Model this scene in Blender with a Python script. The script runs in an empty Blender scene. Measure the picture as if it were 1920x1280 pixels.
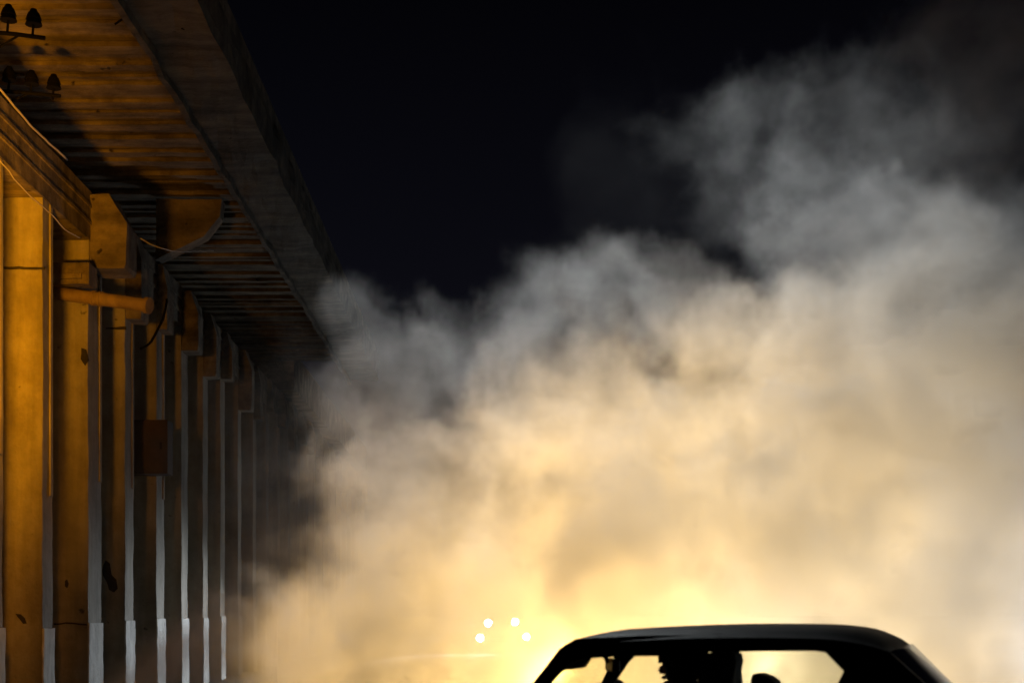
import bpy, bmesh, math, random
from mathutils import Vector, Matrix, noise as mnoise
R = math.radians
random.seed(7)
scene = bpy.context.scene
C = scene.collection

# ------------------------------------------------------------------ camera
EYE = 1.45
cam_d = bpy.data.cameras.new('camera')
cam = bpy.data.objects.new('camera', cam_d); C.objects.link(cam)
cam.location = (0, 0, EYE); cam.rotation_euler = (R(90), 0, 0)
cam_d.sensor_width = 36; cam_d.lens = 50
cam_d.shift_x = 40 / 1920; cam_d.shift_y = 510 / 1920
cam_d.clip_start = 0.05; cam_d.clip_end = 2000
cam_d.dof.use_dof = True; cam_d.dof.focus_distance = 24.0; cam_d.dof.aperture_fstop = 2.8
scene.camera = cam

# ------------------------------------------------------------------ night sky
world = bpy.data.worlds.new('World'); scene.world = world; world.use_nodes = True
wn = world.node_tree.nodes; wl = world.node_tree.links
bg = wn['Background']
tc = wn.new('ShaderNodeTexCoord'); sp = wn.new('ShaderNodeSeparateXYZ'); rp = wn.new('ShaderNodeValToRGB')
wl.new(tc.outputs['Generated'], sp.inputs[0]); wl.new(sp.outputs['Z'], rp.inputs[0]); wl.new(rp.outputs[0], bg.inputs[0])
rp.color_ramp.elements[0].position = 0.0; rp.color_ramp.elements[0].color = (0.0075, 0.0076, 0.0125, 1)
rp.color_ramp.elements[1].position = 0.42; rp.color_ramp.elements[1].color = (0.0009, 0.0009, 0.0018, 1)
bg.inputs[1].default_value = 0.8

# ------------------------------------------------------------------ lamps (night: no sun)
def aim(o, target):
    d = Vector(target) - o.location
    o.rotation_euler = d.to_track_quat('-Z', 'Y').to_euler()
def spot(name, loc, target, power, color, size=70, blend=0.5, radius=0.1):
    l = bpy.data.lights.new(name, 'SPOT'); l.energy = power; l.color = color
    l.spot_size = R(size); l.spot_blend = blend; l.shadow_soft_size = radius
    o = bpy.data.objects.new(name, l); C.objects.link(o); o.location = loc; aim(o, target); return o
# sodium street light left of the frame, on the colonnade, and a fill lamp
spot('sodium_and_fill_light', (-6.9, 19.0, 5.2), (-13.2, 24.2, 8.0), 7600, (1.0, 0.36, 0.002), 112, 1.0, 0.4)
spot('sodium_and_fill_light', (-4.2, 10.5, 4.6), (-12.6, 24.0, 3.6), 8000, (1.0, 0.34, 0.002), 44, 1.0, 0.4)  # added fill lamp, unseen, lifts the shaded halves of the pillar faces
# headlight pair of an unseen chasing car, then added spots shaping the smoke glow
WARM = (1.0, 0.62, 0.20)
spot('headlight_and_fill_beam', (3.2, 26.5, 0.7), (3.2, 14.0, 1.6), 4900, WARM, 60, 1.0, 0.12)
spot('headlight_and_fill_beam', (1.6, 26.5, 0.7), (1.6, 14.0, 1.4), 4900, WARM, 60, 1.0, 0.12)
spot('headlight_and_fill_beam', (0.95, 18.0, 0.6), (0.9, 12.0, 3.4), 680, (1.0, 0.60, 0.18), 140, 0.8, 0.12)  # added spots from here on, spreading the glow through the smoke
spot('headlight_and_fill_beam', (-0.6, 20.2, 0.45), (-0.8, 12.0, 2.0), 300, WARM, 130, 0.8, 0.12)
spot('headlight_and_fill_beam', (-1.7, 27.0, 0.4), (-2.6, 12.0, 1.8), 2300, (1.0, 0.56, 0.13), 64, 0.8, 0.12)
spot('headlight_and_fill_beam', (3.1, 16.2, 0.5), (3.0, 11.0, 1.2), 300, (1.0, 0.82, 0.52), 140, 0.8, 0.12)
spot('headlight_and_fill_beam', (4.8, 20.5, 0.7), (4.8, 12.0, 4.0), 1250, (1.0, 0.80, 0.52), 120, 0.8, 0.12)  # added warm-white fill that brightens the right half of the smoke
spot('headlight_and_fill_beam', (6.4, 15.0, 0.7), (5.0, 12.0, 3.2), 200, (0.90, 0.95, 1.0), 130, 0.8, 0.12)  # added cool fill that greys the smoke at lower right
COOL = (0.88, 0.95, 1.0)
# floodlight mast behind the smoke, above the frame, cool white
spot('floodlight', (-1.0, 28.5, 17.5), (1.4, 18.0, 4.6), 11500, (0.90, 0.96, 0.98), 64, 1.0, 0.3)

scene.view_settings.view_transform = 'Standard'; scene.view_settings.look = 'None'
scene.view_settings.exposure = 0; scene.view_settings.gamma = 1
cy = scene.cycles
cy.volume_bounces = 2; cy.max_bounces = 8; cy.volume_step_rate = 2.0; cy.volume_max_steps = 256
cy.use_denoising = True

# ------------------------------------------------------------------ helpers
def px(x, y, Y):
    """point at depth Y seen at photo pixel x, y (used for measuring only)"""
    return Vector(((x - 920) / 2667 * Y, Y, EYE + (1150 - y) / 2667 * Y))

def obj(name, bm, mat, parent=None, smooth=False, bevel=0):
    me = bpy.data.meshes.new(name)
    bmesh.ops.recalc_face_normals(bm, faces=bm.faces[:])
    bm.to_mesh(me); bm.free()
    if mat: me.materials.append(mat)
    if smooth:
        for p in me.polygons: p.use_smooth = True
    o = bpy.data.objects.new(name, me); C.objects.link(o)
    if parent: o.parent = parent
    if bevel:
        m = o.modifiers.new('bevel', 'BEVEL'); m.width = bevel; m.segments = 2; m.limit_method = 'ANGLE'
    return o
def tag(o, label=None, cat=None, group=None, kind=None):
    if label: o['label'] = label
    if cat: o['category'] = cat
    if group: o['group'] = group
    if kind: o['kind'] = kind
    return o
def empty(name, loc, label, cat, group=None, rz=0):
    o = bpy.data.objects.new(name, None); C.objects.link(o); o.location = loc; o.rotation_euler.z = rz
    o.empty_display_size = 0.3
    return tag(o, label, cat, group)
def box(bm, x0, x1, y0, y1, z0, z1):
    r = bmesh.ops.create_cube(bm, size=1)
    M = Matrix.Translation(((x0+x1)/2, (y0+y1)/2, (z0+z1)/2)) @ Matrix.Diagonal((x1-x0, y1-y0, z1-z0, 1))
    bmesh.ops.transform(bm, matrix=M, verts=r['verts']); return r['verts']
def cyl(bm, p, q, r0, r1=None, seg=16):
    p, q = Vector(p), Vector(q); r1 = r0 if r1 is None else r1
    d = q - p
    r = bmesh.ops.create_cone(bm, cap_ends=True, segments=seg, radius1=r0, radius2=r1, depth=d.length)
    M = Matrix.Translation((p+q)/2) @ d.to_track_quat('Z', 'Y').to_matrix().to_4x4()
    bmesh.ops.transform(bm, matrix=M, verts=r['verts']); return r['verts']
def tube(bm, pts, r, seg=8):
    pts = [Vector(p) for p in pts]; rings = []
    for i, p in enumerate(pts):
        t = (pts[min(i+1, len(pts)-1)] - pts[max(i-1, 0)]).normalized()
        q = t.to_track_quat('Z', 'Y')
        rings.append([bm.verts.new(p + q @ Vector((r*math.cos(a*2*math.pi/seg), r*math.sin(a*2*math.pi/seg), 0))) for a in range(seg)])
    for a, b in zip(rings, rings[1:]):
        for k in range(seg): bm.faces.new((a[k], a[(k+1) % seg], b[(k+1) % seg], b[k]))
    bm.faces.new(rings[0]); bm.faces.new(rings[-1])
def ball(bm, c, r, u=20, v=14, rot=None):
    s = bmesh.ops.create_uvsphere(bm, u_segments=u, v_segments=v, radius=1)
    if not hasattr(r, '__len__'): r = (r, r, r)
    M = Matrix.Translation(c) @ (rot.to_matrix().to_4x4() if rot else Matrix.Identity(4)) @ Matrix.Diagonal((*r, 1))
    bmesh.ops.transform(bm, matrix=M, verts=s['verts']); return s['verts']
def poly(bm, pts):
    return bm.faces.new([bm.verts.new(p) for p in pts])
def extr(bm, pts, vec):
    """closed prism from a planar outline"""
    a = [bm.verts.new(p) for p in pts]; b = [bm.verts.new(Vector(p) + Vector(vec)) for p in pts]
    bm.faces.new(a); bm.faces.new(b[::-1]); n = len(a)
    for i in range(n): bm.faces.new((a[i], b[i], b[(i+1) % n], a[(i+1) % n]))
def rough_up(bm, cuts_len, amp, freq, seed=0, keep=None):
    """subdivide long edges and shake the vertices so that concrete edges are chipped"""
    for _ in range(6):
        es = [e for e in bm.edges if e.calc_length() > cuts_len]
        if not es: break
        bmesh.ops.subdivide_edges(bm, edges=es, cuts=1, use_grid_fill=True)
    bmesh.ops.triangulate(bm, faces=[f for f in bm.faces if len(f.verts) > 4])
    for v in bm.verts:
        s = v.co * freq + Vector((seed, seed*2.3, 0))
        d = mnoise.noise_vector(s) * amp + mnoise.noise_vector(s*4.1) * amp * .45
        v.co += d

# ------------------------------------------------------------------ materials
def mat(name):
    m = bpy.data.materials.new(name); m.use_nodes = True
    return m, m.node_tree.nodes, m.node_tree.links, m.node_tree.nodes['Principled BSDF']
def plain(name, col, rough=0.5, metal=0, **kw):
    m, n, l, b = mat(name)
    b.inputs['Base Color'].default_value = (*col, 1); b.inputs['Roughness'].default_value = rough; b.inputs['Metallic'].default_value = metal
    for k, v in kw.items(): b.inputs[k.replace('_', ' ')].default_value = v
    return m
def concrete(name, col, dark, stain=0.55, streak=(1.2, 1.2, 0.12), bump=0.5, scale=1.0):
    m, n, l, b = mat(name)
    t = n.new('ShaderNodeTexCoord')
    geo = n.new('ShaderNodeNewGeometry')
    mp = n.new('ShaderNodeMapping'); mp.inputs['Scale'].default_value = streak; l.new(geo.outputs['Position'], mp.inputs[0])
    n1 = n.new('ShaderNodeTexNoise'); n1.inputs['Scale'].default_value = 1.6*scale; n1.inputs['Detail'].default_value = 8; n1.inputs['Roughness'].default_value = .62
    l.new(mp.outputs[0], n1.inputs['Vector'])
    n2 = n.new('ShaderNodeTexNoise'); n2.inputs['Scale'].default_value = 1.1*scale; n2.inputs['Detail'].default_value = 10; n2.inputs['Roughness'].default_value = .7
    l.new(geo.outputs['Position'], n2.inputs['Vector'])
    r1 = n.new('ShaderNodeValToRGB'); r1.color_ramp.elements[0].position = .36; r1.color_ramp.elements[1].position = .62
    r1.color_ramp.elements[0].color = (1-stain,)*3 + (1,); l.new(n1.outputs[0], r1.inputs[0])
    r2 = n.new('ShaderNodeValToRGB'); r2.color_ramp.elements[0].position = .38; r2.color_ramp.elements[1].position = .6
    r2.color_ramp.elements[0].color = (*dark, 1); r2.color_ramp.elements[1].color = (*col, 1); l.new(n2.outputs[0], r2.inputs[0])
    mx = n.new('ShaderNodeMix'); mx.data_type = 'RGBA'; mx.blend_type = 'MULTIPLY'; mx.inputs[0].default_value = 1
    l.new(r2.outputs[0], mx.inputs[6]); l.new(r1.outputs[0], mx.inputs[7])
    # small dark pits where the cover has spalled
    n3 = n.new('ShaderNodeTexNoise'); n3.inputs['Scale'].default_value = 3.2; n3.inputs['Detail'].default_value = 5; l.new(geo.outputs['Position'], n3.inputs['Vector'])
    r3 = n.new('ShaderNodeValToRGB'); r3.color_ramp.elements[0].position = .255; r3.color_ramp.elements[1].position = .3
    r3.color_ramp.elements[0].color = (.22, .2, .18, 1); l.new(n3.outputs[0], r3.inputs[0])
    my = n.new('ShaderNodeMix'); my.data_type = 'RGBA'; my.blend_type = 'MULTIPLY'; my.inputs[0].default_value = 1
    l.new(mx.outputs[2], my.inputs[6]); l.new(r3.outputs[0], my.inputs[7])
    l.new(my.outputs[2], b.inputs['Base Color']); b.inputs['Roughness'].default_value = .85
    n4 = n.new('ShaderNodeTexNoise'); n4.inputs['Scale'].default_value = 14; n4.inputs['Detail'].default_value = 8; l.new(geo.outputs['Position'], n4.inputs['Vector'])
    ad = n.new('ShaderNodeMath'); ad.operation = 'MULTIPLY_ADD'; ad.inputs[1].default_value = 2.0
    l.new(r3.outputs[0], ad.inputs[0]); l.new(n4.outputs[0], ad.inputs[2])
    bp = n.new('ShaderNodeBump'); bp.inputs['Strength'].default_value = bump; bp.inputs['Distance'].default_value = .03
    l.new(ad.outputs[0], bp.inputs['Height']); l.new(bp.outputs[0], b.inputs['Normal'])
    return m
M_CONC = concrete('weathered_concrete', (.36, .33, .27), (.25, .22, .17), .4)
M_SOFF = concrete('dark_soffit_concrete', (.30, .25, .18), (.12, .095, .065), .6, (.25, 1.6, 1.0), .8)  # darker, streaked concrete for soffit, spandrel and corbels
M_EDGE = concrete('shade_darkened_concrete', (.20, .165, .12), (.09, .075, .055), .6, (.25, 1.6, 1.0), .8)  # shade put into the colour: darker copy of the soffit concrete
M_PAINT = concrete('whitewashed_band', (.80, .80, .78), (.58, .58, .55), .3, (3, 3, .5), .4)
M_RUST = concrete('rusty_steel', (.09, .05, .03), (.045, .028, .018), .4)
M_PIPE = concrete('stained_pipe', (.34, .25, .16), (.2, .13, .08), .4)
M_ASPH = concrete('asphalt', (.055, .055, .056), (.035, .035, .036), .25, (1, 1, 1), .6); M_ASPH.node_tree.nodes['Principled BSDF'].inputs['Specular IOR Level'].default_value = .15
M_JOINT = concrete('dark_cracked_render', (.05, .04, .03), (.02, .018, .014), .5)
M_BLACK = plain('black_iron', (.006, .006, .005), .8, 0, Specular_IOR_Level=0.1)
M_CABLE = plain('grey_cable', (.45, .42, .38), .45)
M_CARP = plain('dark_car_paint', (.004, .004, .004), .5, 0.0, Specular_IOR_Level=0.04, Coat_Weight=0.0, Coat_Roughness=0.06)
M_TRIM = plain('black_trim', (.01, .01, .01), .5)
M_RUB = plain('tyre_rubber', (.018, .018, .018), .85)
M_ALLOY = plain('wheel_alloy', (.45, .45, .46), .3, .9)
M_SEAT = plain('seat_fabric', (.02, .021, .02), .85)
M_SKIN = plain('skin', (.45, .27, .19), .5)
M_SUIT = plain('dark_overall', (.02, .022, .03), .8)
M_HELM = plain('helmet_shell', (.03, .03, .032), .25)
M_MIRR = plain('mirror_glass', (.5, .56, .54), .12, .9)
def glassy(name, tint, gloss=.08):
    m, n, l, b = mat(name); n.remove(b)
    tr = n.new('ShaderNodeBsdfTransparent'); tr.inputs[0].default_value = (*tint, 1)
    gl = n.new('ShaderNodeBsdfGlossy'); gl.inputs['Roughness'].default_value = .06
    lw = n.new('ShaderNodeLayerWeight'); lw.inputs[0].default_value = .5
    pw = n.new('ShaderNodeMath'); pw.operation = 'POWER'; pw.inputs[1].default_value = 5; l.new(lw.outputs['Facing'], pw.inputs[0])
    fr = n.new('ShaderNodeMath'); fr.operation = 'MULTIPLY_ADD'; fr.inputs[1].default_value = .75; fr.inputs[2].default_value = .04; l.new(pw.outputs[0], fr.inputs[0])
    mx = n.new('ShaderNodeMixShader'); l.new(fr.outputs[0], mx.inputs[0]); l.new(tr.outputs[0], mx.inputs[1]); l.new(gl.outputs[0], mx.inputs[2])
    l.new(mx.outputs[0], n['Material Output'].inputs[0]); return m
M_GLASS = glassy('car_glass', (.86, .88, .84))
def emit(name, col, s):
    m, n, l, b = mat(name); b.inputs['Base Color'].default_value = (*col, 1)
    b.inputs['Emission Color'].default_value = (*col, 1); b.inputs['Emission Strength'].default_value = s; return m
M_LAMP = emit('lit_headlamp', (.85, .93, 1.0), 500)
M_TAIL = plain('tail_lamp_red', (.35, .01, .01), .2)

# ------------------------------------------------------------------ ground
bm = bmesh.new(); xs = [(600, 0), (-2.6, 0), (-4.5, -.2), (-7.2, -.62), (-600, -.62)]
cols = [(bm.verts.new((x, -200, z)), bm.verts.new((x, 900, z))) for x, z in xs]
for p, q in zip(cols, cols[1:]): bm.faces.new((p[0], p[1], q[1], q[0]))
tag(obj('ground', bm, M_ASPH), kind='structure')

# ------------------------------------------------------------------ colonnade
XF = -8.46                                    # road-side face of the pillars
SP_Z0, SP_Z1 = 9.30, 10.35                     # spandrel beam
ny = [23.95, 26.85, 29.9, 32.9, 36.0, 38.9, 41.8, 44.55, 47.6, 50.6, 53.5, 56.4]
th = [.7, .6, 1.0, .78, .85, .8, .72, .7, .65, .7, .7, .7]
while ny[-1] < 92: ny.append(ny[-1] + 2.95); th.append(.7)
ny.insert(0, 20.9); th.insert(0, .7); ny.insert(0, 17.9); th.insert(0, .7)
SEEN = {2: 'orange-lit edge of the pillar cut by the left border of the photo',
        3: 'broad amber concrete pillar, foremost whole one, with a thin dark joint near its top',
        4: 'amber pillar with the thick pipe stub across its top and a cracked base line',
        5: 'brown concrete pillar with a black spalled patch low on its face, behind the pipe pillar',
        6: 'dark pillar carrying the rusty cabinet halfway up',
        7: 'dim pillar directly beyond the one with the rusty cabinet'}
pillars = []
for i, (y0, t) in enumerate(zip(ny, th)):
    n = i - 7
    lab = SEEN.get(i)
    if lab is None:
        if n < 0: lab = ['concrete pillar nearest the viewer, just past the left border', 'second nearest concrete pillar, past the left border'][i]
        else: lab = f'dim concrete pillar with whitewashed foot, {"first second third fourth fifth sixth seventh eighth ninth tenth eleventh twelfth thirteenth fourteenth fifteenth sixteenth seventeenth eighteenth nineteenth twentieth".split()[n]} beyond the cabinet pillar in its row'
    grp = 'concrete pillars of the colonnade'
    root = empty('pillar', (XF - .7, y0 + t/2, 0), lab, 'pillar', grp); root['kind'] = 'thing'
    bm = bmesh.new(); box(bm, -.7, .7, -t/2, t/2, -.62, SP_Z0)
    rough_up(bm, .3 if i < 9 else 1.2, .018, 1.3, i*3.1)
    obj('shaft', bm, M_CONC, root)
    hz = 1.2 + .05*min(3, max(0, i-3)) + .03*random.uniform(-1, 1)
    bm = bmesh.new(); box(bm, .7, .735, -t/2-.03, t/2+.03, -.62, hz)
    rough_up(bm, .16, .016, 3.0, i)
    obj('painted_band', bm, M_PAINT, root)
    # proud arris strip / conduit that ends part way down
    if i in (2, 3, 4, 5, 6):
        bm = bmesh.new(); z1 = {2: 4.2, 3: 3.7, 4: 4.3, 5: 4.4, 6: 4.4}[i]
        box(bm, .7, .73, t/2-.2, t/2-.06, z1, SP_Z0-.02); rough_up(bm, .4, .006, 2.2, i*1.7)
        obj('facing_strip', bm, M_CONC, root)
    if i >= 4:                                 # corbel plate that carries the canopy
        bm = bmesh.new(); a = .0
        zt, zb = 10.3, (8.72 if i == 4 else 8.72+random.uniform(-.5, .5))
        e = 1.0 if i == 4 else random.uniform(.3, .62)
        pts = [(.702, -t/2+.05, zb), (.7+.74*e, -t/2+.05, zb), (.7+.78*e, -t/2+.05, zb+.1), (.7+.8*e, -t/2+.05, zt-.65), (.7+.42*e, -t/2+.05, zt-.02), (.702, -t/2+.05, zt-.02)]
        extr(bm, pts, (0, t-.1, 0)); rough_up(bm, .35, .03, 1.4, i*5)
        obj('corbel', bm, M_SOFF, root)
    def mark(name, pts, m):
        pts = [px(a_, b_, y0) - root.location for a_, b_ in pts]
        bm = bmesh.new(); extr(bm, [(p.x, -t/2-.022, p.z) for p in pts], (0, .03, 0)); bmesh.ops.triangulate(bm, faces=bm.faces[:]); rough_up(bm, .12, .014, 9, i); obj(name, bm, m, root)
    if i == 3:
        mark('joint', [(8, 500), (84, 501), (84, 506), (8, 505)], M_JOINT)
        mark('spalled_patch', [(30, 1150), (40, 1151), (46, 1158), (50, 1168), (44, 1169), (38, 1160)], M_JOINT)
    if i == 4:
        mark('joint', [(101, 1168), (130, 1166), (163, 1169), (163, 1172), (130, 1169), (101, 1171)], M_JOINT)
        mark('spalled_patch', [(122, 1088), (126, 1085), (129, 1094), (126, 1102), (122, 1098)], M_JOINT)
        mark('spalled_patch', [(153, 652), (162, 655), (166, 675), (160, 686), (152, 672)], M_JOINT)
    if i == 5:
        mark('spalled_patch', [(194, 1060), (199, 1050), (206, 1056), (208, 1076), (218, 1086), (221, 1102), (214, 1110), (204, 1104), (200, 1090), (193, 1078)], M_JOINT)
        mark('spalled_patch', [(198, 615), (236, 612), (237, 618), (198, 617)], M_JOINT)
    pillars.append(root)

y_a, y_b = 12.0, 95.0
sp_o = None
bm = bmesh.new(); box(bm, XF-1.38, XF+.03, y_a, y_b, SP_Z0+.004, SP_Z1)
for z in (9.62, 9.98): box(bm, XF+.025, XF+.06, y_a+.01, y_b-.01, z, z+.07)
rough_up(bm, .8, .02, .7, 3)
tag(obj('spandrel_beam', bm, M_SOFF), 'long ribbed concrete beam resting on the row of pillars', 'beam', kind='thing')

# canopy: slab, cross ribs, wide edge beam
root = empty('canopy', (-6.7, 14, 10.35), 'long crumbling concrete canopy cantilevered out over the pillars', 'canopy')
def canopy_part(name, bm, m): 
    o = obj(name, bm, m); o.parent = root; o.location = -root.location; return o
CY0, CY1 = 10.0, 60.0
bm = bmesh.new(); box(bm, -13.2, -4.78, CY0, CY1, 12.1, 12.55); rough_up(bm, .9, .02, .6, 8)
canopy_part('slab', bm, M_SOFF)
bm = bmesh.new(); box(bm, -13.2, -8.3, CY1+.01, 95, 10.9, 12.5); rough_up(bm, .9, .02, .6, 9)
canopy_part('slab', bm, M_SOFF)
y = CY0 + .6; k = 0
while y < CY1 - .5:
    bm = bmesh.new(); w = random.uniform(.12, .4)
    box(bm, -12.8, random.uniform(-6.5, -6.02), y, y+w, 12.098-random.uniform(.03, .12), 12.097); rough_up(bm, .4, .02, 1.4, y)
    o = canopy_part('cross_rib', bm, M_SOFF); y += w + random.uniform(.12, .7)
bm = bmesh.new()
box(bm, -6.0, -4.72, CY0+.02, CY1+.05, 11.3, 12.097); rough_up(bm, .3, .085, 1.1, 2)
canopy_part('edge_beam', bm, M_EDGE)
bm = bmesh.new()
box(bm, -5.98, -5.86, CY0+.03, CY1, 11.12, 11.27); rough_up(bm, .3, .06, 1.1, 12)
canopy_part('drip_edge', bm, M_EDGE)
# wall between spandrel and slab
bm = bmesh.new(); box(bm, -13.1, -12.9, CY0, 94.5, SP_Z1+.003, 12.098); rough_up(bm, .8, .03, .8, 5)
canopy_part('upstand', bm, M_SOFF)
# short haunch, shaped so its shaded underside makes the dark hollow
for yy in (35.7,):
    bm = bmesh.new()
    extr(bm, [(XF+.05, yy, SP_Z1-.02), (-7.2, yy, 10.9), (-6.8, yy, 11.4), (-6.75, yy, 11.855), (XF+.05, yy, 11.855)], (0, .5, 0))
    rough_up(bm, .4, .03, 1.0, yy); canopy_part('haunch', bm, M_SOFF)

# back wall of the hall behind the pillars
bm = bmesh.new(); box(bm, -13.6, -13.2, 8, 96, 0, 12.1)
tag(obj('rear_wall', bm, M_CONC), 'plain concrete wall of the hall behind the row of pillars', 'wall', kind='thing')

# drain pipe stub across the second pillar
p0, p1 = px(96, 548, 29.2), px(279, 573, 28.6)
root = empty('drain_pipe', p0, 'stained horizontal pipe stub sticking out past the amber pillar', 'pipe')
d = p1 - p0
bm = bmesh.new(); cyl(bm, (0, 0, 0), d, .135, .135, 24); rough_up(bm, .25, .008, 2, 4); obj('barrel', bm, M_PIPE, root, True)
bm = bmesh.new(); cyl(bm, d*.965, d*1.0+d.normalized()*.02, .165, .165, 24); obj('flange', bm, M_PIPE, root)
for f in (.43, .5):
    bm = bmesh.new(); cyl(bm, d*f, d*(f+.025), .155, .155, 24); obj('clamp', bm, M_PIPE, root)
# beam stub above the pipe
a = px(103, 500, 29.6); b_ = px(172, 540, 29.6)
bm = bmesh.new(); box(bm, a.x, b_.x+.04, 29.25, 29.86, b_.z, a.z); box(bm, a.x, b_.x-.1, 29.18, 29.25, b_.z+.1, b_.z+.2); rough_up(bm, .2, .015, 2, 6)
tag(obj('beam_stub', bm, M_SOFF), 'broken concrete beam stub just above the pipe on the amber pillar', 'beam', kind='thing')

# rusty cabinet on the fourth pillar
a = px(243, 790, 35.7); b_ = px(320, 890, 35.7)
root = empty('metal_cabinet', (a.x, 35.6, b_.z), 'rusty dark metal cabinet fixed halfway up a pillar', 'cabinet')
w, h = b_.x - a.x, a.z - b_.z
bm = bmesh.new(); box(bm, 0, w, -.25, .36, 0, h); obj('housing', bm, M_RUST, root, bevel=.015)
bm = bmesh.new(); box(bm, .05, w-.05, -.275, -.252, .06, h-.06); o = obj('door', bm, M_RUST, root, bevel=.006)
bm = bmesh.new(); box(bm, w-.18, w-.13, -.31, -.276, h*.45, h*.58); obj('handle', bm, M_BLACK, o)

# insulator brackets on the spandrel
def insulator_bracket(loc, label, n=2, s=1.0):
    root = empty('insulator_bracket', loc, label, 'bracket', 'insulator brackets on the beam')
    bm = bmesh.new(); L = .34*n + .22
    tube(bm, [(0, 0, .0), (L*s*.5, 0, -.04*s), (L*s, 0, -.1*s)], .035*s, 8)
    box(bm, -.05, .03, -.08, .08, -.12, .12)
    tube(bm, [(0, 0, -.35*s), (L*s*.55, 0, -.05*s)], .018*s, 6)
    obj('arm', bm, M_BLACK, root)
    for k in range(n):
        x = (.30 + .40*k)*s; z = -.02 - .07*k*s
        bm = bmesh.new()
        cyl(bm, (x, 0, z), (x+.02*s, 0, z+.24*s), .022*s, .02*s, 8)
        zz = z + .2*s
        for q, r in enumerate((.135, .125)):
            cyl(bm, (x+.02*s, 0, zz+q*.085*s), (x+.02*s, 0, zz+(q*.085+.10)*s), r*s, r*s*.7, 14)
        cyl(bm, (x+.02*s, 0, zz+.17*s), (x+.02*s, 0, zz+.25*s), .085*s, .045*s, 12)
        obj('insulator', bm, M_BLACK, root)
    return root
insulator_bracket(px(-16, 170, 25.6), 'black iron bracket with three bell insulators at the end of the ribbed beam', 3)
insulator_bracket(px(-22, 60, 22.6), 'black insulator bracket nearest the left border, higher than the other', 2)

# cables
def cable(pts, r, label, m=M_CABLE, sag=0.0):
    P = [Vector(p) for p in pts]; out = []
    for a, b in zip(P, P[1:]):
        for k in range(10):
            t = k/10; q = a.lerp(b, t); q.z -= sag*4*t*(1-t)
            q += mnoise.noise_vector(q*3)*.03
            out.append(q)
    out.append(P[-1])
    bm = bmesh.new(); tube(bm, out, r, 6)
    tag(obj('cable', bm, m, None, True), label, 'cable')
cable([(XF+.12, 20, 10.5), (XF+.12, 23, 10.42), (XF+.13, 25.7, 10.28), (XF+.12, 28, 10.38)], .022, 'pale cable sagging along the top edge of the ribbed beam')
cable([(XF+.1, 24, 9.2), (XF+.15, 27, 9.02), (XF+.12, 29, 9.12)], .012, 'thin pale wire hanging under the ribbed beam', sag=.1)
cable([px(262, 448, 31.2), px(300, 466, 31.6), px(335, 472, 32.4), px(400, 470, 35)], .014, 'pale wire drooping beneath the dark hollow of the canopy')
cable([px(262, 655, 32.2), px(285, 640, 32.4), px(306, 600, 32.6), px(312, 560, 32.7)], .03, 'dark looped cable hanging beside the pipe end', M_BLACK)
cable([px(345, 190, 28.0), px(380, 262, 31.5), px(418, 330, 34.8), px(425, 350, 36)], .03, 'dark cable running along the inner edge of the canopy', M_BLACK)
# bent rod at the canopy (upper left)
bm = bmesh.new(); a, b2 = px(215, 12, 25.0), px(345, 52, 24.0); cyl(bm, a, b2, .045, .04, 10); cyl(bm, a+Vector((0, 0, -.32)), a+Vector((.35, 0, -.08)), .02, .02, 8)
tag(obj('steel_rod', bm, M_BLACK), 'black steel rod jutting from the canopy underside towards the road', 'rod')
# ring bolt on the beam
bm = bmesh.new(); c = px(24, 315, 25.4)
pts = [c + Vector((.085*math.cos(a), -.03, .085*math.sin(a))) for a in [k*2*math.pi/20 for k in range(21)]]
tube(bm, pts, .018, 6); tube(bm, [c+Vector((-.2, .0, .02)), c+Vector((-.08, -.02, 0))], .018, 6)
tag(obj('ring_bolt', bm, M_BLACK), 'small iron ring bolt hanging from the ribbed beam', 'ring bolt')

# ------------------------------------------------------------------ coupe
YAW = R(180-20)
car = empty('coupe', (.765, 7.46, 0), 'dark boxy two-door coupe drifting in front of the glowing smoke', 'car', rz=YAW)
# local axes: +x forward, +y = left (towards the viewer)
def side_y(z):                                  # tumblehome
    return .80 - max(0, z - .93) * .56
# roof
def rail(x):
    t = (x + .45) / .82
    return 1.354 - .034*t*t - .030*(x+.45) - (.035*max(0, (-x-1.0)/.3)**2) - (.012*max(0, (x-.1)/.25)**2)
bm = bmesh.new(); NX, NY = 36, 20; g = []
for i in range(NX+1):
    row = []
    for j in range(NY+1):
        v = j/NY*2 - 1
        x0 = .22 + .05*(1-v*v); x1 = -1.33 - .05*(1-v*v)
        x = x0 + (x1-x0)*i/NX
        y = v*.60
        e = 1 - abs(v)**5
        u = i/NX; end = min(1, (u/.16))**.55 if u < .16 else (min(1, (1-u)/.10)**.6 if u > .90 else 1)
        z = rail(x) - .02 + .062*e*(.35+.65*end) - .0*(1-end)
        row.append(bm.verts.new((x, y, z)))
    g.append(row)
for i in range(NX):
    for j in range(NY): bm.faces.new((g[i][j], g[i+1][j], g[i+1][j+1], g[i][j+1]))
r = bmesh.ops.solidify(bm, geom=bm.faces[:], thickness=.035)
obj('roof', bm, M_CARP, car, True)
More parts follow.
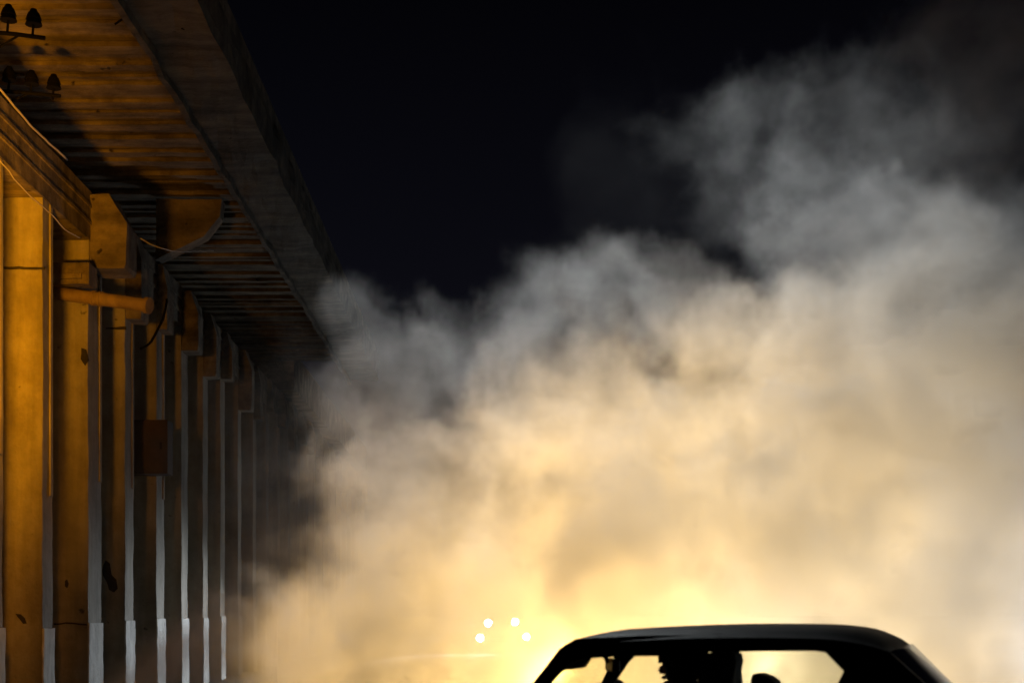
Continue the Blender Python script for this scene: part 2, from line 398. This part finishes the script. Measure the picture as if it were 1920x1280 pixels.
# side frames with window openings
outer = [(.46, .93), (.37, 1.07), (.285, 1.2), (.235, 1.28), (.16, 1.328), (-.2, 1.346), (-.8, 1.35), (-1.18, 1.325), (-1.33, 1.275), (-1.45, 1.17), (-1.60, 1.04), (-1.72, .93)]
door_w = [(.37, .95), (.30, 1.065), (.215, 1.17), (.165, 1.215), (.09, 1.235), (-.1, 1.246), (-.32, 1.25), (-.35, 1.235), (-.35, .95)]
quart_w = [(-.43, .95), (-.43, 1.262), (-.45, 1.27), (-.8, 1.277), (-1.0, 1.279), (-1.045, 1.272), (-1.13, 1.19), (-1.105, 1.13), (-1.07, .95)]
def side(s):
    bm = bmesh.new(); edges = []
    for loop in (outer, door_w, quart_w):
        vs = [bm.verts.new((x, 0, z)) for x, z in loop]
        edges += [bm.edges.new((vs[k], vs[(k+1) % len(vs)])) for k in range(len(vs))]
    bmesh.ops.triangle_fill(bm, edges=edges, use_beauty=True)
    r = bmesh.ops.extrude_face_region(bm, geom=bm.faces[:])
    nv = [v for v in r['geom'] if isinstance(v, bmesh.types.BMVert)]
    for v in bm.verts: v.co.y = s*side_y(v.co.z)
    for v in nv: v.co.y -= s*.05
    return bm
for s in (1, -1): obj('window_frame', side(s), M_CARP, car)
def pane(name, pts, m=M_GLASS):
    bm = bmesh.new(); vs = [bm.verts.new(p) for p in pts]; bm.faces.new(vs); bmesh.ops.triangulate(bm, faces=bm.faces[:])
    return obj(name, bm, m, car)
for s in (1, -1):
    pane('side_window', [(x, s*(side_y(z)-.028), z) for x, z in door_w])
    pane('quarter_window', [(x, s*(side_y(z)-.028), z) for x, z in quart_w])
# windscreen and rear screen, bowed
def screen(name, top, bot, wt, wb, zt, zb, bow, m=M_GLASS):
    bm = bmesh.new(); g = []
    for i in range(9):
        t = i/8; row = []
        for j in range(15):
            v = j/14*2-1
            x = top + (bot-top)*t + bow*(1-v*v)*(1+.3*t)
            row.append(bm.verts.new((x, v*(wt+(wb-wt)*t), zt+(zb-zt)*t + .03*(1-v*v)*(1-t))))
        g.append(row)
    for i in range(8):
        for j in range(14): bm.faces.new((g[i][j], g[i+1][j], g[i+1][j+1], g[i][j+1]))
    return obj(name, bm, m, car, True)
screen('windscreen', .235, .45, .575, .74, 1.285, .95, .03)
screen('rear_screen', -1.335, -1.66, .57, .72, 1.275, .95, -.05)
# lower body: lofted stations (x, half width at sill, at belt, top z, belt z)
ST = [(2.12, .60, .66, .56, .50), (2.05, .74, .78, .70, .60), (1.7, .80, .82, .80, .68), (1.1, .82, .83, .93, .80), (.45, .82, .83, .95, .86), (0, .83, .84, .95, .88), (-1.0, .83, .84, .95, .90), (-1.65, .82, .83, .96, .90), (-1.9, .80, .82, .96, .88), (-2.2, .76, .80, .93, .82), (-2.25, .68, .74, .80, .7)]
bm = bmesh.new(); g = []
for (x, ws, wb, zt, zb) in ST:
    prof = [(-ws, .22), (-wb, .45), (-wb, zb), (-wb+.05, zt-.02), (-wb*.55, zt+.012), (0, zt+.02), (wb*.55, zt+.012), (wb-.05, zt-.02), (wb, zb), (wb, .45), (ws, .22)]
    g.append([bm.verts.new((x, y, z)) for y, z in prof])
for a, b in zip(g, g[1:]):
    n = len(a)
    for k in range(n):
        if k in (3, 4, 5, 6) and a is not g[0] and False: continue
        # leave the cabin open
        xm = (a[0].co.x + b[0].co.x)/2
        if k in (4, 5) and -1.6 < xm < .4: continue
        bm.faces.new((a[k], b[k], b[(k+1) % n], a[(k+1) % n]))
bm.faces.new(g[0]); bm.faces.new(g[-1])
obj('body', bm, M_CARP, car, bevel=.02)
for s in (1, -1):
    bm = bmesh.new(); tube(bm, [(1.0, s*.81, .94), (-1.68, s*.80, .94)], .012, 6); obj('belt_trim', bm, M_TRIM, car)
    bm = bmesh.new(); box(bm, .1, .28, s*.84-.01, s*.84+.012, .80, .83) if False else box(bm, -.28, -.12, s*.845-.012, s*.845+.012, .79, .82); obj('door_handle', bm, M_TRIM, car, bevel=.004)
    bm = bmesh.new(); ball(bm, (.36, s*.93, 1.0), (.055, .10, .065)); box(bm, .34, .40, min(s*.78, s*.88), max(s*.78, s*.88), .96, 1.0); obj('wing_mirror', bm, M_CARP, car, True)
    bm = bmesh.new(); cyl(bm, (2.09, s*.55, .62), (2.135, s*.55, .62), .085, .085, 20); obj('headlight', bm, M_ALLOY, car)
    bm = bmesh.new(); box(bm, -2.275, -2.24, s*.6-.12, s*.6+.12, .68, .82); obj('tail_light', bm, M_TAIL, car, bevel=.01)
bm = bmesh.new(); box(bm, 2.08, 2.2, -.78, .78, .36, .50); obj('bumper', bm, M_TRIM, car, bevel=.03)
bm = bmesh.new(); box(bm, -2.34, -2.2, -.78, .78, .38, .54); obj('bumper', bm, M_TRIM, car, bevel=.03)
for wx in (1.32, -1.30):
    for s in (1, -1):
        cx_, cy_ = wx, s*.74
        bm = bmesh.new(); cyl(bm, (wx, s*.64, .31), (wx, s*.85, .31), .31, .31, 32); w = obj('wheel', bm, M_RUB, car, bevel=.03)
        bm = bmesh.new(); cyl(bm, (wx, s*.83, .31), (wx, s*.856, .31), .2, .19, 28)
        for k in range(8):
            a = k*math.pi/4; cyl(bm, (wx, s*.862, .31), (wx+.17*math.cos(a), s*.862, .31+.17*math.sin(a)), .018, .014, 6)
        obj('rim', bm, M_ALLOY, w)
# interior: dashboard, seats, headrests, mirror, visor, rear bench
bm = bmesh.new(); extr(bm, [(.47, -.7, .93), (.3, -.7, .91), (.28, -.7, .70), (.47, -.7, .70)], (0, 1.4, 0)); obj('dashboard', bm, M_TRIM, car, bevel=.02)
def seat(yc, lean=.18):
    bm = bmesh.new()
    box(bm, -.38, .12, yc-.24, yc+.24, .32, .46)
    vs = box(bm, -.5, -.38, yc-.25, yc+.25, .42, 1.02)
    for v in vs: v.co.x -= (v.co.z-.42)*lean
    o = obj('seat', bm, M_SEAT, car, bevel=.04)
    bm = bmesh.new()
    if yc > 0: vs = box(bm, -.57, -.40, yc-.15, yc+.15, 1.0, 1.27)
    else: vs = box(bm, -.70, -.56, yc-.15, yc+.15, 1.0, 1.15)
    for v in vs: v.co.x -= (v.co.z-1.03)*lean*(1 if yc > 0 else -.4); v.co.z -= 0 if yc > 0 else max(0, -.62-v.co.x)*.7
    obj('headrest', bm, M_SEAT, o, bevel=.05)
seat(.35); seat(-.35)
bm = bmesh.new(); extr(bm, [(-1.0, -.65, .4), (-1.25, -.65, .98), (-1.4, -.65, .98), (-1.4, -.65, .4)], (0, 1.3, 0)); obj('rear_bench', bm, M_SEAT, car, bevel=.04)
bm = bmesh.new()   # interior mirror turned to the driver
Mr = Matrix.Translation((.13, .0, 1.18)) @ Matrix.Rotation(R(24), 4, 'Z')
vs = box(bm, -.022, .022, -.125, .125, -.034, .034); bmesh.ops.transform(bm, matrix=Mr, verts=vs)
vs2 = cyl(bm, (.15, 0, 1.19), (.20, 0, 1.275), .012)
mi = obj('rear_view_mirror', bm, M_TRIM, car, bevel=.01)
bm = bmesh.new(); vs = box(bm, -.0255, -.0225, -.112, .112, -.026, .026); bmesh.ops.transform(bm, matrix=Mr, verts=vs); obj('mirror_glass', bm, M_MIRR, mi)
for yc, tilt in ((.30, .10), (-.30, .03)):
    bm = bmesh.new(); vs = box(bm, .17, .185, yc-.19, yc+.19, 1.15+.0, 1.275)
    for v in vs: v.co.x += (1.275-v.co.z)*(.6 if yc > 0 else -.9); v.co.z = 1.275-(1.275-v.co.z)*(.85 if yc > 0 else .25)
    obj('sun_visor', bm, M_SEAT, car, bevel=.006)
bm = bmesh.new()
pts = [(.13*math.cos(a)*.0, .17*math.cos(a), .17*math.sin(a)) for a in [k*2*math.pi/24 for k in range(25)]]
tube(bm, [Vector((.24-.3*p[2], .35+p[1], .83+p[2]*.95)) for p in pts], .014, 8); cyl(bm, (.24, .35, .83), (.38, .35, .8), .02); obj('steering_wheel', bm, M_TRIM, car, True)

# ------------------------------------------------------------------ driver
def local(p):
    return Matrix.Translation(car.location) @ Matrix.Rotation(YAW, 4, 'Z') @ Vector(p)
dr = empty('person', local((-.285, .35, .45)), 'driver in a dark helmet seated in the coupe, facing left', 'person', rz=YAW)
def skin_body(name, joints, edges, m, sub=2):
    me = bpy.data.meshes.new(name); me.from_pydata([j[0] for j in joints], edges, []); o = bpy.data.objects.new(name, me); C.objects.link(o)
    me.materials.append(m); sk = o.modifiers.new('skin', 'SKIN')
    for v, j in zip(me.skin_vertices[0].data, joints): v.radius = (j[1], j[2] if len(j) > 2 else j[1])
    me.skin_vertices[0].data[0].use_root = True
    ss = o.modifiers.new('sub', 'SUBSURF'); ss.levels = sub; ss.render_levels = sub
    o.parent = dr; return o
J = [((0, 0, .06), .15, .13), ((-.05, 0, .28), .15, .11), ((-.10, 0, .46), .17, .11), ((-.10, 0, .56), .09, .08), ((-.07, 0, .63), .05, .055), ((-.035, 0, .70), .075, .075),
     ((-.08, .19, .50), .06), ((.12, .24, .32), .045), ((.33, .15, .42), .032), ((-.08, -.19, .50), .06), ((.12, -.24, .32), .045), ((.33, -.15, .42), .032),
     ((.05, .11, .05), .09), ((.48, .14, .16), .07), ((.72, .13, -.12), .05), ((.82, .13, -.13), .035), ((.05, -.11, .05), .09), ((.48, -.14, .16), .07), ((.72, -.13, -.12), .05), ((.82, -.13, -.13), .035),
     ((.39, .15, .44), .028, .018), ((.39, -.15, .44), .028, .018)]
E = [(0, 1), (1, 2), (2, 3), (3, 4), (4, 5), (2, 6), (6, 7), (7, 8), (2, 9), (9, 10), (10, 11), (0, 12), (12, 13), (13, 14), (14, 15), (0, 16), (16, 17), (17, 18), (18, 19), (8, 20), (11, 21)]
skin_body('body', J, E, M_SUIT)
# face and helmet: head centre in driver-local coordinates
hc = Vector((-.03, 0, .745))
bm = bmesh.new(); ball(bm, hc, (.092, .075, .112))
ball(bm, hc+Vector((.093, 0, -.022)), (.022, .014, .022)); ball(bm, hc+Vector((.083, 0, -.06)), (.016, .028, .010)); ball(bm, hc+Vector((.068, 0, -.095)), (.026, .03, .02))
for s in (1, -1):
    ball(bm, hc+Vector((.078, s*.03, .005)), (.012, .014, .008)); ball(bm, hc+Vector((-.005, s*.076, -.02)), (.018, .01, .03))
obj('face', bm, M_SKIN, dr, True)
bm = bmesh.new(); vs = ball(bm, hc+Vector((-.012, 0, .032)), (.128, .110, .125), 28, 20)
bmesh.ops.delete(bm, geom=[v for v in bm.verts if v.co.x > hc.x+.07 and v.co.z < hc.z-.0 or v.co.z < hc.z-.07], context='VERTS')
bmesh.ops.solidify(bm, geom=bm.faces[:], thickness=.012)
obj('helmet', bm, M_HELM, dr, True)
for s in (1, -1):                                # hands closed on the rim, four fingers and a thumb each
    bm = bmesh.new(); hx = Vector((.41, s*.155, .45)); ball(bm, hx, (.04, .022, .045))
    for k in range(4):
        b0 = hx + Vector((.02, 0, .03-.02*k))
        tube(bm, [b0, b0+Vector((.035, -s*.012, .002)), b0+Vector((.045, -s*.035, 0)), b0+Vector((.025, -s*.045, 0))], .009-.0006*k, 6)
    tube(bm, [hx+Vector((0, -s*.01, .03)), hx+Vector((.0, -s*.03, .05)), hx+Vector((.02, -s*.045, .055))], .010, 6)
    obj('hand', bm, M_SUIT, dr, True)

# ------------------------------------------------------------------ oncoming car with four lamps lit
oc_y = 52.5
onc = empty('oncoming_car', (.02, oc_y, 0), 'distant dark off-roader with four white lamps glowing through the smoke', 'car', rz=R(-90))
bm = bmesh.new()
extr(bm, [(0, -.84, .4), (0, -.84, .98), (-.95, -.84, 1.06), (-1.35, -.78, 1.5), (-3.2, -.78, 1.52), (-3.4, -.84, 1.0), (-3.45, -.84, .4)], (0, 1.68, 0))
obj('body', bm, M_CARP, onc, bevel=.06)
bm = bmesh.new(); extr(bm, [(-.98, -.70, 1.09), (-1.33, -.66, 1.45), (-1.33, .66, 1.45), (-.98, .70, 1.09)], (.02, 0, .02)); obj('windscreen', bm, M_TRIM, onc)
bm = bmesh.new(); box(bm, 0.0, .14, -.82, .82, .42, .56); obj('bumper', bm, M_TRIM, onc, bevel=.03)
bm = bmesh.new(); tube(bm, [(.1, -.6, .5), (.1, -.58, 1.02), (.1, .58, 1.02), (.1, .6, .5)], .025); obj('lamp_bar', bm, M_BLACK, onc)
for s in (1, -1):
    for wx in (-.65, -2.75):
        bm = bmesh.new(); cyl(bm, (wx, s*.66, .36), (wx, s*.87, .36), .36, .36, 28); w = obj('wheel', bm, M_RUB, onc)
        bm = bmesh.new(); cyl(bm, (wx, s*.86, .36), (wx, s*.885, .36), .2, .19, 20); obj('rim', bm, M_ALLOY, w)
lamp_px = [(900, 1195), (987, 1193), (915, 1167), (966, 1165)]
for (lx, ly) in lamp_px:
    P = px(lx, ly, oc_y - .15)
    lp = Vector((-(P.y - oc_y), P.x - .02, P.z))      # into the car's own axes
    lp = Vector((oc_y - P.y, (P.x - .02), P.z))
    bm = bmesh.new(); cyl(bm, lp-Vector((.12, 0, 0)), lp, .10, .12, 20); hl = obj('headlight', bm, M_BLACK, onc)
    bm = bmesh.new(); ball(bm, lp+Vector((.006, 0, 0)), (.025, random.uniform(.12, .15), random.uniform(.12, .15))); obj('lens', bm, M_LAMP, hl, True)
for s in (1, -1):
    spot('headlight_and_fill_beam', (.02 + s*.75, oc_y-.5, .68), (-8.2 + s*.4, 41.0, -2.2), 7500, COOL, 54, 1.0, .12)

# ------------------------------------------------------------------ tyre smoke
SMOKE = [  # photo px x, y, depth, radius px, density
 # low bank from the left
 (330, 1320, 24, 150, .8), (420, 1270, 24, 150, .8), (470, 1200, 23, 90, .45), (540, 1240, 23, 150, .9), (650, 1170, 21, 140, .9), (735, 1020, 20, 150, .8), (625, 800, 21, 90, .45), (680, 1260, 18, 200, 1.0),
 (830, 960, 19, 170, .9), (850, 1190, 18, 230, 1.3), (760, 720, 20, 150, .35), (680, 640, 21, 85, .22), (850, 640, 20, 100, .40), (930, 760, 19, 150, .6),
 (1000, 1040, 17, 210, .8), (1050, 1240, 16, 230, .75), (1020, 590, 20, 110, .35), (1090, 720, 18, 150, .75), (1200, 560, 19, 115, .6), (1290, 600, 18, 110, .6),
 (1200, 860, 17, 220, 1.0), (1250, 1100, 16, 260, 1.2), (1400, 760, 17, 200, .9), (1450, 980, 16, 260, 1.1), (1560, 1200, 14, 280, 1.2), (1600, 760, 17, 230, 1.0),
 (1640, 520, 19, 190, .7), (1780, 640, 18, 210, .8), (1760, 940, 16, 270, 1.0), (1880, 1180, 14, 280, 1.0), (1900, 820, 17, 240, .9), (1930, 500, 19, 170, .6),
 # high rolls
 (1520, 400, 20, 130, .36), (1590, 200, 22, 125, .15), (1690, 260, 22, 130, .16), (1430, 240, 22, 130, .10), (1310, 270, 22, 110, .08), (1380, 350, 21, 100, .08), (1800, 330, 21, 160, .24), (1900, 200, 22, 180, .24), (1860, 60, 22.5, 180, .34),
 (500, 900, 25, 260, .04), (610, 1000, 24, 190, .10), (500, 1080, 24, 120, .12),
 (1250, 420, 21, 240, .006),
]
vol = bpy.data.volumes.new('tyre_smoke')
so = bpy.data.objects.new('tyre_smoke', vol); C.objects.link(so)
tag(so, 'billowing tyre smoke glowing amber behind the coupe and greying as it rises', 'smoke', kind='stuff')
ng = bpy.data.node_groups.new('tyre_smoke', 'GeometryNodeTree')
ng.interface.new_socket('Geometry', in_out='INPUT', socket_type='NodeSocketGeometry')
ng.interface.new_socket('Geometry', in_out='OUTPUT', socket_type='NodeSocketGeometry')
N, L = ng.nodes, ng.links
def nd(t, **kw):
    n = N.new(t)
    for k, v in kw.items(): setattr(n, k, v)
    return n
def vm(op, a, b=None, scale=None):
    n = nd('ShaderNodeVectorMath', operation=op)
    for i, s in enumerate((a, b)):
        if s is None: continue
        if isinstance(s, bpy.types.NodeSocket): L.new(s, n.inputs[i])
        else: n.inputs[i].default_value = s
    if scale is not None: n.inputs['Scale'].default_value = scale
    return n.outputs['Value'] if op == 'LENGTH' or op == 'DISTANCE' else n.outputs['Vector']
def mt(op, a, b=None, c=None):
    n = nd('ShaderNodeMath', operation=op)
    for i, s in enumerate((a, b, c)):
        if s is None: continue
        if isinstance(s, bpy.types.NodeSocket): L.new(s, n.inputs[i])
        else: n.inputs[i].default_value = s
    return n.outputs[0]
def noise(vec, scale, detail=2, rough=.5, col=False):
    n = nd('ShaderNodeTexNoise'); L.new(vec, n.inputs['Vector'])
    n.inputs['Scale'].default_value = scale; n.inputs['Detail'].default_value = detail; n.inputs['Roughness'].default_value = rough
    return n.outputs['Color'] if col else n.outputs[0]
pos = nd('GeometryNodeInputPosition').outputs[0]
w1 = vm('SCALE', vm('SUBTRACT', noise(pos, .45, 1, .5, True), (.5, .5, .5)), scale=1.9)
w2 = vm('SCALE', vm('SUBTRACT', noise(pos, 1.3, 5, .6, True), (.5, .5, .5)), scale=1.25)
P = vm('ADD', pos, vm('ADD', w1, w2))
fb = mt('MULTIPLY', mt('SUBTRACT', noise(P, .95, 8, .66), .5), 2.0)
total = None
for (bx, by, d, r, amp) in SMOKE:
    c = px(bx, by, d); rr = r/2667*d*1.12
    dist = mt('DIVIDE', vm('DISTANCE', P, tuple(c)), rr)
    f = mt('ADD', mt('SUBTRACT', 1.0, dist), fb)
    m = nd('ShaderNodeMapRange', interpolation_type='SMOOTHSTEP'); L.new(f, m.inputs['Value'])
    m.inputs['From Min'].default_value = .0; m.inputs['From Max'].default_value = .38; m.inputs['To Min'].default_value = 0; m.inputs['To Max'].default_value = amp
    total = m.outputs[0] if total is None else mt('ADD', total, m.outputs[0])
inner = nd('ShaderNodeMapRange'); L.new(noise(P, 1.3, 7, .62), inner.inputs['Value'])
inner.inputs['From Min'].default_value = .36; inner.inputs['From Max'].default_value = .64; inner.inputs['To Min'].default_value = .3; inner.inputs['To Max'].default_value = 1.5
total = mt('MULTIPLY', total, inner.outputs[0])
vc = nd('GeometryNodeVolumeCube'); L.new(total, vc.inputs['Density'])
mn, mx_ = Vector((-7.8, 9.5, 0)), Vector((10.5, 27.0, 11.5)); vox = .06
vc.inputs['Min'].default_value = mn; vc.inputs['Max'].default_value = mx_
for k, ax in enumerate('XYZ'): vc.inputs['Resolution '+ax].default_value = int((mx_[k]-mn[k])/vox)
sm, n_, l_, b_ = mat('smoke'); n_.remove(b_)
pv = n_.new('ShaderNodeVolumePrincipled'); pv.inputs['Color'].default_value = (.93, .93, .93, 1); pv.inputs['Density'].default_value = 0.55
pv.inputs['Anisotropy'].default_value = .25
l_.new(pv.outputs[0], n_['Material Output'].inputs['Volume'])
st = nd('GeometryNodeSetMaterial'); st.inputs['Material'].default_value = sm
L.new(vc.outputs[0], st.inputs[0]); go = nd('NodeGroupOutput'); L.new(st.outputs[0], go.inputs[0])
md = so.modifiers.new('smoke', 'NODES'); md.node_group = ng
vol.materials.append(sm)
